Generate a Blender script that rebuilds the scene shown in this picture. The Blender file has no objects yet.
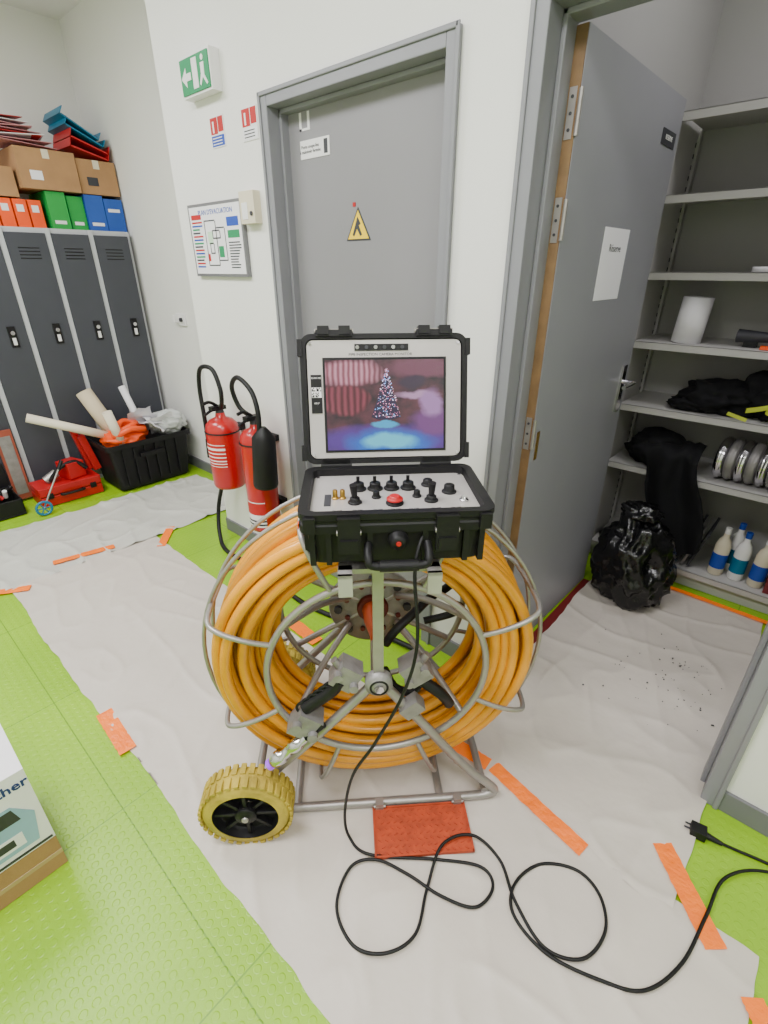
import bpy, math, random
from mathutils import Vector, Matrix, Euler, noise
random.seed(7)
SC=bpy.context.scene
V=Vector
# ---------------------------------------------------------------- materials
MATS={}
def lin(c):
    return tuple(((x/255)/12.92 if x/255<=.04045 else ((x/255+.055)/1.055)**2.4) for x in c)
def mat(name,rgb,rough=.5,metal=0,var=.06,vscale=6,bump=0,bscale=60,emis=0,alpha=1,coat=0,detail=3,bdist=.01,spec=.5):
    if name in MATS: return MATS[name]
    m=bpy.data.materials.new(name); m.use_nodes=True; nt=m.node_tree; N=nt.nodes; L=nt.links
    p=N['Principled BSDF']; c=lin(rgb)
    tc=N.new('ShaderNodeTexCoord')
    nz=N.new('ShaderNodeTexNoise'); nz.inputs['Scale'].default_value=vscale; nz.inputs['Detail'].default_value=detail
    L.new(tc.outputs['Object'],nz.inputs['Vector'])
    r=N.new('ShaderNodeValToRGB'); r.color_ramp.elements[0].position=.3; r.color_ramp.elements[1].position=.7
    r.color_ramp.elements[0].color=(*[x*(1-var) for x in c],1); r.color_ramp.elements[1].color=(*[min(1,x*(1+var)) for x in c],1)
    L.new(nz.outputs['Fac'],r.inputs[0]); L.new(r.outputs[0],p.inputs['Base Color'])
    p.inputs['Roughness'].default_value=rough; p.inputs['Metallic'].default_value=metal; p.inputs['Specular IOR Level'].default_value=spec
    if coat: p.inputs['Coat Weight'].default_value=coat
    if emis:
        L.new(r.outputs[0],p.inputs['Emission Color']); p.inputs['Emission Strength'].default_value=emis
        m.cycles.emission_sampling='NONE'
    if bump:
        b=N.new('ShaderNodeBump'); b.inputs['Strength'].default_value=bump; b.inputs['Distance'].default_value=bdist
        n2=N.new('ShaderNodeTexNoise'); n2.inputs['Scale'].default_value=bscale; n2.inputs['Detail'].default_value=4
        L.new(tc.outputs['Object'],n2.inputs['Vector']); L.new(n2.outputs['Fac'],b.inputs['Height']); L.new(b.outputs[0],p.inputs['Normal'])
    if alpha<1: p.inputs['Alpha'].default_value=alpha
    MATS[name]=m; return m

# ---------------------------------------------------------------- builder
class B:
    def __init__(s,name,M=None,parent=None,bevel=0,link=True):
        s.name=name; s.v=[]; s.f=[]; s.mi=[]; s.sm=[]; s.mats=[]; s.M=M; s.parent=parent; s.bevel=bevel; s.X=Matrix.Identity(4)
    def m(s,mt):
        if mt not in s.mats: s.mats.append(mt)
        return s.mats.index(mt)
    def add(s,vs,fs,mt,smooth=False):
        o=len(s.v); s.v+= [s.X@V(p) for p in vs]; k=s.m(mt)
        for f in fs: s.f.append([o+i for i in f]); s.mi.append(k); s.sm.append(smooth)
    def box(s,a,b,mt,rot=None,piv=None):
        x0,y0,z0=[min(a[i],b[i]) for i in range(3)]; x1,y1,z1=[max(a[i],b[i]) for i in range(3)]
        vs=[V(p) for p in [(x0,y0,z0),(x1,y0,z0),(x1,y1,z0),(x0,y1,z0),(x0,y0,z1),(x1,y0,z1),(x1,y1,z1),(x0,y1,z1)]]
        if rot:
            R=Euler([math.radians(t) for t in rot]).to_matrix(); c=V(piv) if piv else (vs[0]+vs[6])/2
            vs=[c+R@(p-c) for p in vs]
        s.add(vs,[(0,3,2,1),(4,5,6,7),(0,1,5,4),(1,2,6,5),(2,3,7,6),(3,0,4,7)],mt)
    def loft(s,rings,mt,cap0=True,cap1=True,smooth=False,closed=True):
        n=len(rings[0]); vs=[p for r in rings for p in r]; fs=[]
        for i in range(len(rings)-1):
            for j in range(n if closed else n-1):
                k=(j+1)%n; fs.append((i*n+j,i*n+k,(i+1)*n+k,(i+1)*n+j))
        s.add(vs,fs,mt,smooth)
        if cap0: s.add(rings[0],[tuple(range(n))[::-1]],mt)
        if cap1: s.add(rings[-1],[tuple(range(n))],mt)
    def lathe(s,prof,o,axis,mt,seg=32,smooth=True,cap=True):
        a=V(axis).normalized(); u=a.orthogonal().normalized(); w=a.cross(u); o=V(o)
        rings=[[o+a*h+(u*math.cos(2*math.pi*i/seg)+w*math.sin(2*math.pi*i/seg))*r for i in range(seg)] for r,h in prof]
        s.loft(rings,mt,cap,cap,smooth)
    def cyl(s,p0,p1,r,mt,r1=None,seg=20):
        p0=V(p0);p1=V(p1); s.lathe([(r,0),(r if r1 is None else r1,(p1-p0).length)],p0,p1-p0,mt,seg)
    def tube(s,pts,r,mt,closed=False,seg=10,sub=6,sm=True):
        P=[V(p) for p in pts]
        if sub>1:
            Q=[]; n=len(P)
            for i in range(n if closed else n-1):
                a,b,c,d=(P[(i-1)%n],P[i],P[(i+1)%n],P[(i+2)%n]) if closed else (P[max(i-1,0)],P[i],P[i+1],P[min(i+2,n-1)])
                for k in range(sub):
                    t=k/sub; Q.append(.5*((2*b)+(c-a)*t+(2*a-5*b+4*c-d)*t*t+(3*b-3*c+d-a)*t**3))
            if not closed: Q.append(P[-1])
            P=Q
        n=len(P); rings=[]; nrm=None
        for i in range(n):
            t=(P[(i+1)%n]-P[i-1]) if closed else (P[min(i+1,n-1)]-P[max(i-1,0)])
            if t.length<1e-9: t=V((0,0,1))
            t.normalize()
            nrm=t.orthogonal() if nrm is None else nrm-t*nrm.dot(t)
            nrm.normalize(); w=t.cross(nrm)
            rings.append([P[i]+(nrm*math.cos(2*math.pi*j/seg)+w*math.sin(2*math.pi*j/seg))*r for j in range(seg)])
        if closed:
            best=min(range(seg),key=lambda k:(rings[-1][k]-rings[0][0]).length)
            last=[rings[0][(j-best)%seg] for j in range(seg)]
            rings.append(last); s.loft(rings,mt,False,False,sm)
        else: s.loft(rings,mt,True,True,sm)
    def ring(s,c,R,r,mt,axis='y',seg=72,ts=10):
        pts=[]
        for i in range(seg):
            a=2*math.pi*i/seg; x,y=R*math.cos(a),R*math.sin(a)
            pts.append(V(c)+(V((x,0,y)) if axis=='y' else V((x,y,0)) if axis=='z' else V((0,x,y))))
        s.tube(pts,r,mt,True,ts,1)
    def poly(s,pts,d,mt):
        d=V(d); s.loft([[V(p) for p in pts],[V(p)+d for p in pts]],mt)
    def text(s,t,size,Mx,mt,ext=.0005,align='CENTER',off=0):
        c=bpy.data.curves.new('t','FONT'); c.body=t; c.size=size; c.extrude=ext; c.offset=off; c.align_x=align; c.align_y='CENTER'; c.resolution_u=2
        o=bpy.data.objects.new('t',c); SC.collection.objects.link(o)
        dg=bpy.context.evaluated_depsgraph_get(); me=o.evaluated_get(dg).to_mesh()
        s.add([Mx@v.co for v in me.vertices],[tuple(p.vertices) for p in me.polygons],mt)
        bpy.data.objects.remove(o); bpy.data.curves.remove(c)
    def blob(s,c,rad,mt,amp=.2,freq=2.5,seed=0,sub=4,ridged=False,floor=None,smooth=True,taper=0):
        import bmesh
        bm=bmesh.new(); bmesh.ops.create_icosphere(bm,subdivisions=sub,radius=1)
        vs=[]
        for v in bm.verts:
            d=v.co.normalized(); q=d*freq+V((seed*3.1,seed*1.7,seed))
            n=noise.noise(q)+.5*noise.noise(q*2.3)+.25*noise.noise(q*5)
            if ridged: n=noise.noise(q)*.8+.45-1.6*abs(noise.noise(q*1.3+V((5,2,1))))-.6*abs(noise.noise(q*3.1))
            p=d*(1+amp*n); k=1-taper*d.z; p=V((p.x*rad[0]*k,p.y*rad[1]*k,p.z*rad[2]))+V(c)
            if floor is not None: p.z=max(p.z,floor)
            vs.append(p)
        bm.verts.index_update(); fs=[tuple(x.index for x in f.verts) for f in bm.faces]; bm.free()
        s.add(vs,fs,mt,smooth)
    def grid(s,fn,nu,nv,mt,smooth=True):
        vs=[fn(i/nu,j/nv) for j in range(nv+1) for i in range(nu+1)]
        s.add(vs,[(j*(nu+1)+i,j*(nu+1)+i+1,(j+1)*(nu+1)+i+1,(j+1)*(nu+1)+i) for j in range(nv) for i in range(nu)],mt,smooth)
    def done(s):
        me=bpy.data.meshes.new(s.name); me.from_pydata([tuple(p) for p in s.v],[],s.f); 
        for mt in s.mats: me.materials.append(mt)
        me.polygons.foreach_set('material_index',s.mi); me.polygons.foreach_set('use_smooth',s.sm); me.update()
        o=bpy.data.objects.new(s.name,me); SC.collection.objects.link(o)
        if s.M is not None: o.matrix_world=s.M
        if s.parent: o.parent=s.parent; o.matrix_world=s.M if s.M is not None else Matrix.Identity(4)
        if s.bevel:
            b=o.modifiers.new('bevel','BEVEL'); b.width=s.bevel; b.segments=2; b.limit_method='ANGLE'; b.angle_limit=math.radians(50)
        return o
def empty(name,M):
    e=bpy.data.objects.new(name,None); SC.collection.objects.link(e); e.matrix_world=M; e.empty_display_size=.1; return e
def rr(hx,hy,r,n=5):
    pts=[]
    for cx,cy,a0 in [(hx-r,hy-r,0),(-hx+r,hy-r,90),(-hx+r,-hy+r,180),(hx-r,-hy+r,270)]:
        for k in range(n+1):
            a=math.radians(a0+90*k/n); pts.append((cx+r*math.cos(a),cy+r*math.sin(a)))
    return pts
def TW(x,y,z,rz=0): return Matrix.Translation((x,y,z))@Matrix.Rotation(math.radians(rz),4,'Z')@Matrix.Rotation(math.radians(90),4,'X')

# ---------------------------------------------------------------- palette
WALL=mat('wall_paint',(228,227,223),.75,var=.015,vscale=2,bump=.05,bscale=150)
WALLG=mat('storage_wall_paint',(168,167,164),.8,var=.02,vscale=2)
CEIL=mat('ceiling_paint',(235,233,232),.85,var=.01)
FRAME=mat('door_frame_paint',(130,130,136),.42,var=.03,vscale=3)
LEAF=mat('door_leaf_paint',(132,130,134),.5,var=.04,vscale=2.5)
LEAFB=mat('door_leaf_paint_dark',(138,138,144),.42,var=.04,vscale=2.5)
BASE=mat('baseboard_grey',(110,110,114),.5)
WOOD=mat('door_edge_wood',(122,94,62),.6,var=.2,vscale=14,bump=.2)
BLACK=mat('black_plastic',(21,20,22),.5,var=.1,bump=.12,bscale=250,bdist=.002,spec=.28)
BLK2=mat('black_rubber',(13,13,15),.5,var=.15,spec=.35)
STEEL=mat('stainless_tube',(158,153,150),.36,metal=.6,var=.08,vscale=20,bump=.05,bscale=90)
CAST=mat('cast_aluminium',(144,141,140),.5,metal=.5,var=.15,vscale=25,bump=.2,bscale=80)
CHROME=mat('chrome',(205,203,208),.15,metal=1,var=.02)
ALU=mat('brushed_panel',(180,175,172),.42,metal=.3,var=.04,vscale=12)
YEL=mat('yellow_pushrod',(222,148,4),.33,var=.16,vscale=7,bump=.08,bscale=40,coat=.2)
TYRE=mat('yellow_tyre',(172,150,52),.7,var=.28,vscale=16,bump=.3,bscale=60)
RED=mat('extinguisher_red',(180,4,12),.28,var=.05,coat=.3)
REDD=mat('red_plastic',(180,14,20),.45,var=.08)
ORG=mat('orange_plastic',(240,80,6),.45,var=.08)
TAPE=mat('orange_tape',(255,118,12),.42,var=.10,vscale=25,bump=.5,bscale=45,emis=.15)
WHT=mat('white_plastic',(230,228,228),.45,var=.02)
PAPER=mat('white_paper',(232,230,234),.8,var=.02)
GREENS=mat('exit_green',(4,130,80),.4,var=.03,emis=.15)
BLUE=mat('blue_print',(30,70,170),.5)
BEIGE=mat('beige_plastic',(214,204,180),.5)
CARD=mat('cardboard',(164,124,84),.8,var=.08,vscale=9,bump=.1)
LGREY=mat('locker_frame',(182,184,188),.5,var=.02)
DGREY=mat('locker_door',(60,62,70),.45,var=.04)
SHELF=mat('shelf_steel',(182,180,177),.5,var=.03)
GREYT=mat('grey_text',(50,50,56),.6)
BRASS=mat('brass',(190,150,70),.3,metal=.9)
PURP=mat('purple_glow',(150,60,220),.4,emis=.8)
YSIGN=mat('sign_yellow',(245,205,10),.5)
PINK=mat('pink_film',(205,140,145),.4)
TEAL=mat('teal_plastic',(10,110,145),.4)
GRN=mat('green_carton',(20,150,60),.6)
BLUC=mat('blue_carton',(30,78,165),.6)

def floor_mat():
    m=bpy.data.materials.new('lime_stud_floor'); m.use_nodes=True; nt=m.node_tree; N=nt.nodes; L=nt.links; p=N['Principled BSDF']
    tc=N.new('ShaderNodeTexCoord')
    def frac(scale):
        a=N.new('ShaderNodeVectorMath'); a.operation='SCALE'; a.inputs[3].default_value=scale; L.new(tc.outputs['Object'],a.inputs[0])
        b=N.new('ShaderNodeVectorMath'); b.operation='FRACTION'; L.new(a.outputs[0],b.inputs[0]); return b
    f=frac(1/.028)
    s=N.new('ShaderNodeSeparateXYZ'); L.new(f.outputs[0],s.inputs[0]); cmb=N.new('ShaderNodeCombineXYZ'); L.new(s.outputs[0],cmb.inputs[0]); L.new(s.outputs[1],cmb.inputs[1])
    d=N.new('ShaderNodeVectorMath'); d.operation='DISTANCE'; L.new(cmb.outputs[0],d.inputs[0]); d.inputs[1].default_value=(.5,.5,0)
    mr=N.new('ShaderNodeMapRange'); mr.inputs[1].default_value=.36; mr.inputs[2].default_value=.28; L.new(d.outputs['Value'],mr.inputs[0])
    g=frac(1/.62); sg=N.new('ShaderNodeSeparateXYZ'); L.new(g.outputs[0],sg.inputs[0])
    mn=N.new('ShaderNodeMath'); mn.operation='MINIMUM'; L.new(sg.outputs[0],mn.inputs[0]); L.new(sg.outputs[1],mn.inputs[1])
    se=N.new('ShaderNodeMath'); se.operation='LESS_THAN'; se.inputs[1].default_value=.006; L.new(mn.outputs[0],se.inputs[0])
    nz=N.new('ShaderNodeTexNoise'); nz.inputs['Scale'].default_value=3; L.new(tc.outputs['Object'],nz.inputs['Vector'])
    r=N.new('ShaderNodeValToRGB'); r.color_ramp.elements[0].position=.3; r.color_ramp.elements[1].position=.7
    r.color_ramp.elements[0].color=(*lin((134,180,14)),1); r.color_ramp.elements[1].color=(*lin((146,192,22)),1); L.new(nz.outputs['Fac'],r.inputs[0])
    mx=N.new('ShaderNodeMix'); mx.data_type='RGBA'; mx.inputs['B'].default_value=(*lin((104,148,22)),1)
    L.new(se.outputs[0],mx.inputs['Factor']); L.new(r.outputs[0],mx.inputs['A']); L.new(mx.outputs['Result'],p.inputs['Base Color'])
    b=N.new('ShaderNodeBump'); b.inputs['Strength'].default_value=.35; b.inputs['Distance'].default_value=.002; L.new(mr.outputs[0],b.inputs['Height']); L.new(b.outputs[0],p.inputs['Normal'])
    p.inputs['Roughness'].default_value=.38
    return m
FLOOR=floor_mat()
SHEET=mat('protective_film',(203,194,184),.48,var=.03,vscale=1.5,bump=.45,bscale=5,bdist=.02)
SHEETC=mat('protective_film_thin',(198,197,189),.42,var=.04,vscale=3,bump=.6,bscale=6,bdist=.02)

# ---------------------------------------------------------------- room shell
XL=-2.60
b=B('floor'); b.box((-4.75,-3.3,-.1),(2.1,1.8,0),FLOOR); b.done()
b=B('ceiling'); b.box((-4.75,-3.3,3.0),(2.1,1.8,3.1),CEIL); b.done()
b=B('wall_left'); b.box((-4.75,-3.3,0),(-4.6,.6,3.0),WALL); b.done()
b=B('wall_recess'); b.box((-4.6,.44,0),(XL,.6,3.0),WALL); b.done()
b=B('wall_front'); b.box((-4.75,-3.3,0),(2.1,-3.15,3.0),WALL); b.done()
b=B('wall_right'); b.box((2.0,-3.15,0),(2.1,.12,3.0),WALL); b.done()
b=B('wall_back')
for a,c in [((XL,0,0),(-1.865,.12,3.0)),((XL,.12,0),(XL+.12,.6,3)),((-1.865,0,2.07),(-.985,.12,3.0)),((-.985,0,0),(-.78,.12,3.0)),((-.78,0,2.10),(.13,.12,3.0)),((.13,0,0),(2.0,.12,3.0)),((-1.865,.11,0),(-.985,.12,2.07))]:
    b.box(a,c,WALL)
b.done()
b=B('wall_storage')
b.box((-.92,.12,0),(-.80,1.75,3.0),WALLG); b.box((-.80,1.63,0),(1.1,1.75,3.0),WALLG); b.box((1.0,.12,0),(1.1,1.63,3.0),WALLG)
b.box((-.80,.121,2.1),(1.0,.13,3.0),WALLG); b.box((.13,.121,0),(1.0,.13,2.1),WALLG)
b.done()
b=B('baseboard_back',bevel=.002)
for x0,x1 in [(XL,-1.865),(-.985,-.78),(.13,2.0)]: b.box((x0,-.012,0),(x1,0,.08),BASE)
b.done()
b=B('baseboard_recess'); b.box((-4.6,.428,0),(XL,.44,.08),BASE); b.box((XL-.012,.0,0),(XL,.428,.08),BASE); b.done()

def frame(name,x0,x1,zt,depth,fw=.042,inner=.0):
    b=B(name,bevel=.003)
    for (a0,a1) in [(x0,x0+fw),(x1-fw,x1)]: b.box((a0,-.014,0),(a1,depth,zt),FRAME)
    b.box((x0+fw,-.014,zt-fw),(x1-fw,depth,zt),FRAME)
    for (a0,a1) in [(x0+fw,x0+fw+.014),(x1-fw-.014,x1-fw)]: b.box((a0,depth*.45,0),(a1,depth,zt-fw),FRAME)
    b.box((x0+fw,depth*.45,zt-fw-.014),(x1-fw,depth,zt-fw),FRAME)
    b.box((x0-.004,-.020,0),(x0+.010,-.014,zt+.004),FRAME); b.box((x1-.010,-.020,0),(x1+.004,-.014,zt+.004),FRAME); b.box((x0,-.020,zt-.010),(x1,-.014,zt+.004),FRAME)
    b.done()
frame('trim_1',-1.865,-.985,2.07,.085)
frame('trim_2',-.78,.13,2.10,.12,fw=.045)
b=B('door_1',bevel=.002)
b.box((-1.822,.072,.005),(-1.028,.108,2.026),LEAF)
b.box((-1.745,.0695,1.868),(-1.585,.072,1.925),WHT)
b.text('Porte coupe-feu\nà maintenir fermée',.015,TW(-1.69,.069,1.897),GREYT)
b.box((-1.615,.069,1.875),(-1.595,.0695,1.918),GREYT)
for dx in (0,.045): b.box((-1.745+dx,.0708,1.955),(-1.733+dx,.072,2.01),WHT)
b.box((-1.745,.0708,1.955),(-1.70,.072,1.962),WHT)
tri=lambda cx,cz,s,y:[(cx-s,y,cz-s*.62),(cx+s,y,cz-s*.62),(cx,y,cz+s*1.1)]
b.poly(tri(-1.45,1.63,.062,.0705),(0,.0015,0),GREYT); b.poly(tri(-1.45,1.63,.053,.0695),(0,.001,0),YSIGN)
b.poly([(-1.452,.0688,1.668),(-1.436,.0688,1.645),(-1.446,.0688,1.64),(-1.430,.0688,1.61),(-1.440,.0688,1.606),(-1.455,.0688,1.63),(-1.47,.0688,1.606),(-1.478,.0688,1.61),(-1.462,.0688,1.645)],(0,.0007,0),GREYT)
b.box((-1.475,.0695,1.70),(-1.462,.072,1.713),REDD)
b.box((-1.785,.062,.96),(-1.745,.072,1.14),CHROME); b.cyl((-1.765,.062,1.06),(-1.765,.012,1.06),.009,CHROME); b.tube([(-1.765,.015,1.06),(-1.72,.012,1.06),(-1.65,.016,1.057)],.009,CHROME)
b.done()
ML=Matrix.Translation((-.725,.112,0))@Matrix.Rotation(math.radians(-1.2),4,'Z')
b=B('door_2',M=ML,bevel=.002)
b.box((0,.001,.008),(.036,.84,2.035),LEAFB)
b.box((.002,-.003,.008),(.034,.0015,2.035),WOOD)
for z in (.22,1.0,1.62,1.86):
    b.box((.008,-.005,z-.055),(.028,-.002,z+.055),STEEL)
    for k in (-.035,0,.035): b.cyl((.018,-.0065,z+k),(.018,-.004,z+k),.004,GREYT)
    b.cyl((.040,-.004,z-.05),(.040,-.004,z+.05),.006,STEEL)
b.box((.036,.31,1.40),(.0375,.53,1.62),PAPER); b.text('Réserve',.032,TW(.0378,.42,1.56,90),GREYT)
b.box((.036,.66,1.885),(.0385,.80,1.93),GREYT); b.text('RESERVE',.02,TW(.0388,.73,1.908,90),WHT)
b.box((.036,.755,.93),(.044,.795,1.13),CHROME); b.cyl((.04,.775,1.06),(.09,.775,1.06),.009,CHROME); b.tube([(.088,.775,1.06),(.09,.73,1.06),(.088,.66,1.058)],.009,CHROME)
b.box((.036,.03,.9),(.0375,.05,1.0),BRASS)
b.done()

# ---------------------------------------------------------------- protective sheets & tape
def sheet(name,x0,x1,y0,y1,z,mt,seed,nx,ny,amp=.006):
    b=B(name)
    def fn(u,v):
        x=x0+(x1-x0)*u; y=y0+(y1-y0)*v
        ex=.016*noise.noise(V((x*3,y*3,seed)))+.006*noise.noise(V((x*14,y*14,seed))); 
        if u in(0,1): x+=ex
        if v in(0,1): y+=ex
        q=V((x*2.2,y*5,seed)); n=1-abs(noise.noise(q))*3.2; n=max(0,n)**3
        q2=V((x*5+y*2,y*2-x,seed+9)); n2=max(0,1-abs(noise.noise(q2))*4)**3
        return V((x,y,z+amp*n+amp*.7*n2+.0012*noise.noise(V((x*9,y*9,seed)))))
    b.grid(fn,nx,ny,mt); b.done()
sheet('protective_floor_sheet',-2.87,.285,-1.14,-.37,.0035,SHEET,1,300,90)
sheet('protective_floor_sheet.001',-.635,.10,-.42,1.17,.0065,SHEET,5,100,170,.007)
sheet('protective_floor_sheet.002',-3.60,-2.84,-1.9,.34,.0022,SHEETC,8,90,220,.012)
b=B('red_threshold_strip'); b.box((-.67,.16,.001),(-.615,.95,.006),mat('dark_red_strip',(110,20,22),.6)); b.done()
b=B('floor_debris')
random.seed(12)
for i in range(70):
    x,y=random.gauss(-.12,.12),random.gauss(.45,.13)
    if -.5<x<.08: q=random.uniform(.0015,.004); b.blob((x,y,.0135+q*.5),(q,q,q*.7),GREYT,.3,2,i,1)
b.done()
random.seed(7)
k=0
for (a,c,w) in [((-2.965,-.90),(-2.90,-.59),.05),((-2.69,-.405),(-2.885,-.245),.05),((-2.87,-1.2),(-2.785,-1.06),.05),((-1.66,-1.13),(-1.425,-1.14),.055),((-.455,-.355),(-.125,-.415),.048),((.035,-.245),(.205,-.425),.055),((.285,-.47),(.34,-.54),.05),((-1.60,-.325),(-1.355,-.34),.06),((-.45,1.165),(.13,1.15),.03),((-.62,-.37),(-.47,-.36),.05)]:
    a=V((*a,0)); c=V((*c,0)); d=(c-a); n=V((-d.y,d.x,0)).normalized()*w/2
    b=B('orange_tape_strip'+('' if k==0 else '.%03d'%k)); zz=.0135 if k in(4,5,8,9) else .0105
    def fn(u,v,a=a,d=d,n=n,zz=zz):
        p=a+d*u+n*(2*v-1); p.z=zz+.0025*noise.noise(p*22)
        if v in (0,1): p+=n*.10*noise.noise(V((u*14,v*5,k)))
        if u in (0,1): p+=d.normalized()*.012*noise.noise(V((v*6,u,k)))
        return p
    b.grid(fn,32,6,TAPE); b.done(); k+=1

# ---------------------------------------------------------------- inspection reel
YAW=math.radians(45.8)
MM=Matrix.Translation((-.772,-.586,0))@Matrix.Rotation(YAW,4,'Z')
reel=empty('pipe_inspection_camera_reel',MM)
HZ=.530
def P(r,a,y): return V((r*math.cos(a),y,HZ+r*math.sin(a)))
b=B('coiled_push_rod',M=MM,parent=reel)
rc=.0152
layers=[(.426,8,.105),(.395,8,.11),(.364,7,.10),(.335,5,.08),(.308,2,.05)]
for R,n,hw in layers:
    for i in range(n):
        y=-hw+2*hw*i/(n-1)+random.uniform(-.006,.006); R0=R+random.uniform(-.008,.005)
        p1,p2,p3=[random.uniform(0,6.28) for _ in range(3)]
        pts=[P(R0+.008*math.sin(a+p1)+.004*math.sin(3*a+p2),a,y+.010*math.sin(a+p3)+.005*math.sin(2*a+p1)) for a in [2*math.pi*k/72 for k in range(72)]]
        b.tube(pts,rc,YEL,True,10,1)
b.done()
b=B('reel_basket',M=MM,parent=reel)
rt=.0072
for y in (-.145,.145): b.ring((0,y,HZ),.292,.0095,STEEL)
b.ring((0,-.05,HZ),.474,.006,STEEL); b.ring((0,.05,HZ),.474,.006,STEEL)
for i in range(8):
    a=math.radians(22.5+45*i)
    b.tube([P(.292,a,-.145),P(.36,a,-.155),P(.43,a,-.148),P(.462,a,-.115),P(.468,a,0),P(.462,a,.115),P(.43,a,.148),P(.36,a,.155),P(.292,a,.145)],rt,STEEL)
for i in range(6):
    a=math.radians(30+60*i); b.tube([P(.05,a,.15),P(.292,a,.148)],.010,STEEL,sub=1)
b.lathe([(.02,-.012),(.135,-.012),(.14,-.006),(.14,.006),(.135,.012),(.02,.012)],(0,.155,HZ),(0,-1,0),CAST)
b.lathe([(.050,0),(.050,.012),(.046,.016)],(0,.143,HZ),(0,-1,0),mat('dark_red',(96,28,24),.5))
for i in range(8):
    a=math.radians(45*i); b.cyl(P(.11,a,.145),P(.11,a,.130),.013,GREYT,seg=8); b.cyl(P(.088,a+.4,.145),P(.088,a+.4,.134),.008,mat('dark_red',(0,0,0)),seg=8)
b.lathe([(.034,0),(.030,.05),(.016,.12),(.013,.15),(.0,.155)],(0,.128,HZ),(0,-1,0),mat('hub_cone_orange',(186,70,14),.45))
b.cyl((0,.17,HZ),(0,-.14,HZ),.013,STEEL)
for a in (35,145,215,325):
    a=math.radians(a); b.tube([P(.09,a,.13),P(.19,a,.02),P(.29,a,-.14)],.010,STEEL,sub=4)
b.done()
b=B('support_frame',M=MM,parent=reel)
ft=.0135
for y,s in ((-.165,1),(.20,1)):
    b.tube([(0,y,HZ),(-.16,y,.345),(-.34,y,.155)],ft,STEEL,sub=4)
    b.tube([(0,y,HZ),(.12,y,.36),(.25,y,.17),(.335,y,.075),(.36,y,.04),(.335,y,.022),(.26,y,.018),(0,y,.018),(-.25,y,.018),(-.30,y,.03),(-.34,y,.12)],ft,STEEL,sub=6)
    b.lathe([(.0,.034),(.026,.032),(.03,.026),(.036,.024),(.036,0)][::-1],(0,y,HZ),(0,-1,0) if y<0 else (0,1,0),CAST)
b.cyl((0,-.199,HZ),(0,-.205,HZ),.013,CHROME,seg=6); b.ring((0,-.197,HZ),.022,.003,BLK2)
b.box((-.013,-.179,HZ+.02),(.013,-.151,.90),STEEL)
b.box((-.013,.186,HZ+.02),(.013,.214,.86),STEEL)
b.tube([(0,.20,.86),(0,.10,.888),(0,-.165,.893)],.012,STEEL,sub=3)
b.cyl((.33,-.165,.04),(.33,.20,.04),.012,STEEL); b.cyl((.19,-.165,.018),(.19,.20,.018),.012,STEEL); b.cyl((-.25,-.165,.018),(-.25,.20,.018),.012,STEEL)
b.cyl((-.36,-.24,.13),(-.36,.33,.13),.012,STEEL)
b.box((-.09,-.20,.885),(.14,.08,.897),STEEL)
for x in (-.075,.125): b.box((x-.016,-.225,.84),(x+.016,-.217,.897),ALU); b.box((x-.016,-.225,.889),(x+.016,-.18,.897),ALU)
for x,z,sx in ((-.085,HZ+.01,1),(.10,HZ+.015,-1)):
    b.box((x-.032,-.175,z-.035),(x+.032,-.12,z+.035),CAST,rot=(0,35*sx,0)); b.cyl((x-.02*sx,-.17,z+.02),(x-.02*sx,-.19,z+.02),.012,CAST); b.cyl((x+.02*sx,-.17,z-.02),(x+.02*sx,-.19,z-.02),.012,CAST)
    b.cyl((x,-.15,z),(x-sx*.03,-.15,z+.05),.010,STEEL)
b.box((-.235,-.195,.355),(-.165,-.135,.43),CAST,rot=(0,35,0)); b.cyl((-.22,-.195,.41),(-.22,-.21,.41),.014,CAST); b.cyl((-.18,-.195,.37),(-.18,-.21,.37),.014,CAST)
b.box((.06,-.19,.41),(.12,-.15,.45),CAST,rot=(0,-40,0))
b.done()
b=B('rubber_hoses',M=MM,parent=reel)
b.tube([(-.20,-.165,.44),(-.13,-.16,.49),(-.10,-.16,.53)],.02,BLK2); 
for t in range(7):
    q=V((-.20,-.165,.44)).lerp(V((-.11,-.16,.515)),t/6); b.ring(q,.0205,.004,BLK2,'y',20,6)
b.tube([(.03,-.02,.52),(.06,-.02,.57),(.12,.02,.60),(.17,.06,.62),(.24,.10,.64),(.28,.14,.72),(.22,.16,.80)],.013,BLK2)
b.tube([(.02,-.1,.50),(.05,-.11,.44),(.10,-.11,.42),(.13,-.1,.46)],.012,BLK2)
b.tube([(.12,-.15,.50),(.17,-.16,.46),(.20,-.14,.40)],.016,BLK2)
b.tube([(.24,.05,.60),(.27,.08,.56),(.24,.1,.52),(.16,.1,.5)],.012,BLK2)
b.done()
b=B('camera_head',M=MM,parent=reel)
o=V((-.20,-.19,.355)); d=V((-.8,-.12,-.62)).normalized()
b.lathe([(.012,0),(.014,.02),(.019,.025),(.019,.05),(.015,.055),(.015,.08),(.021,.085),(.021,.11),(.013,.125)],o,d,CHROME,24)
b.lathe([(.015,0),(.015,.010)],o+d*.125,d,PURP,20)
b.tube([o,o-d*.03,(-.15,-.19,.40)],.009,BLK2)
b.done()
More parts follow.
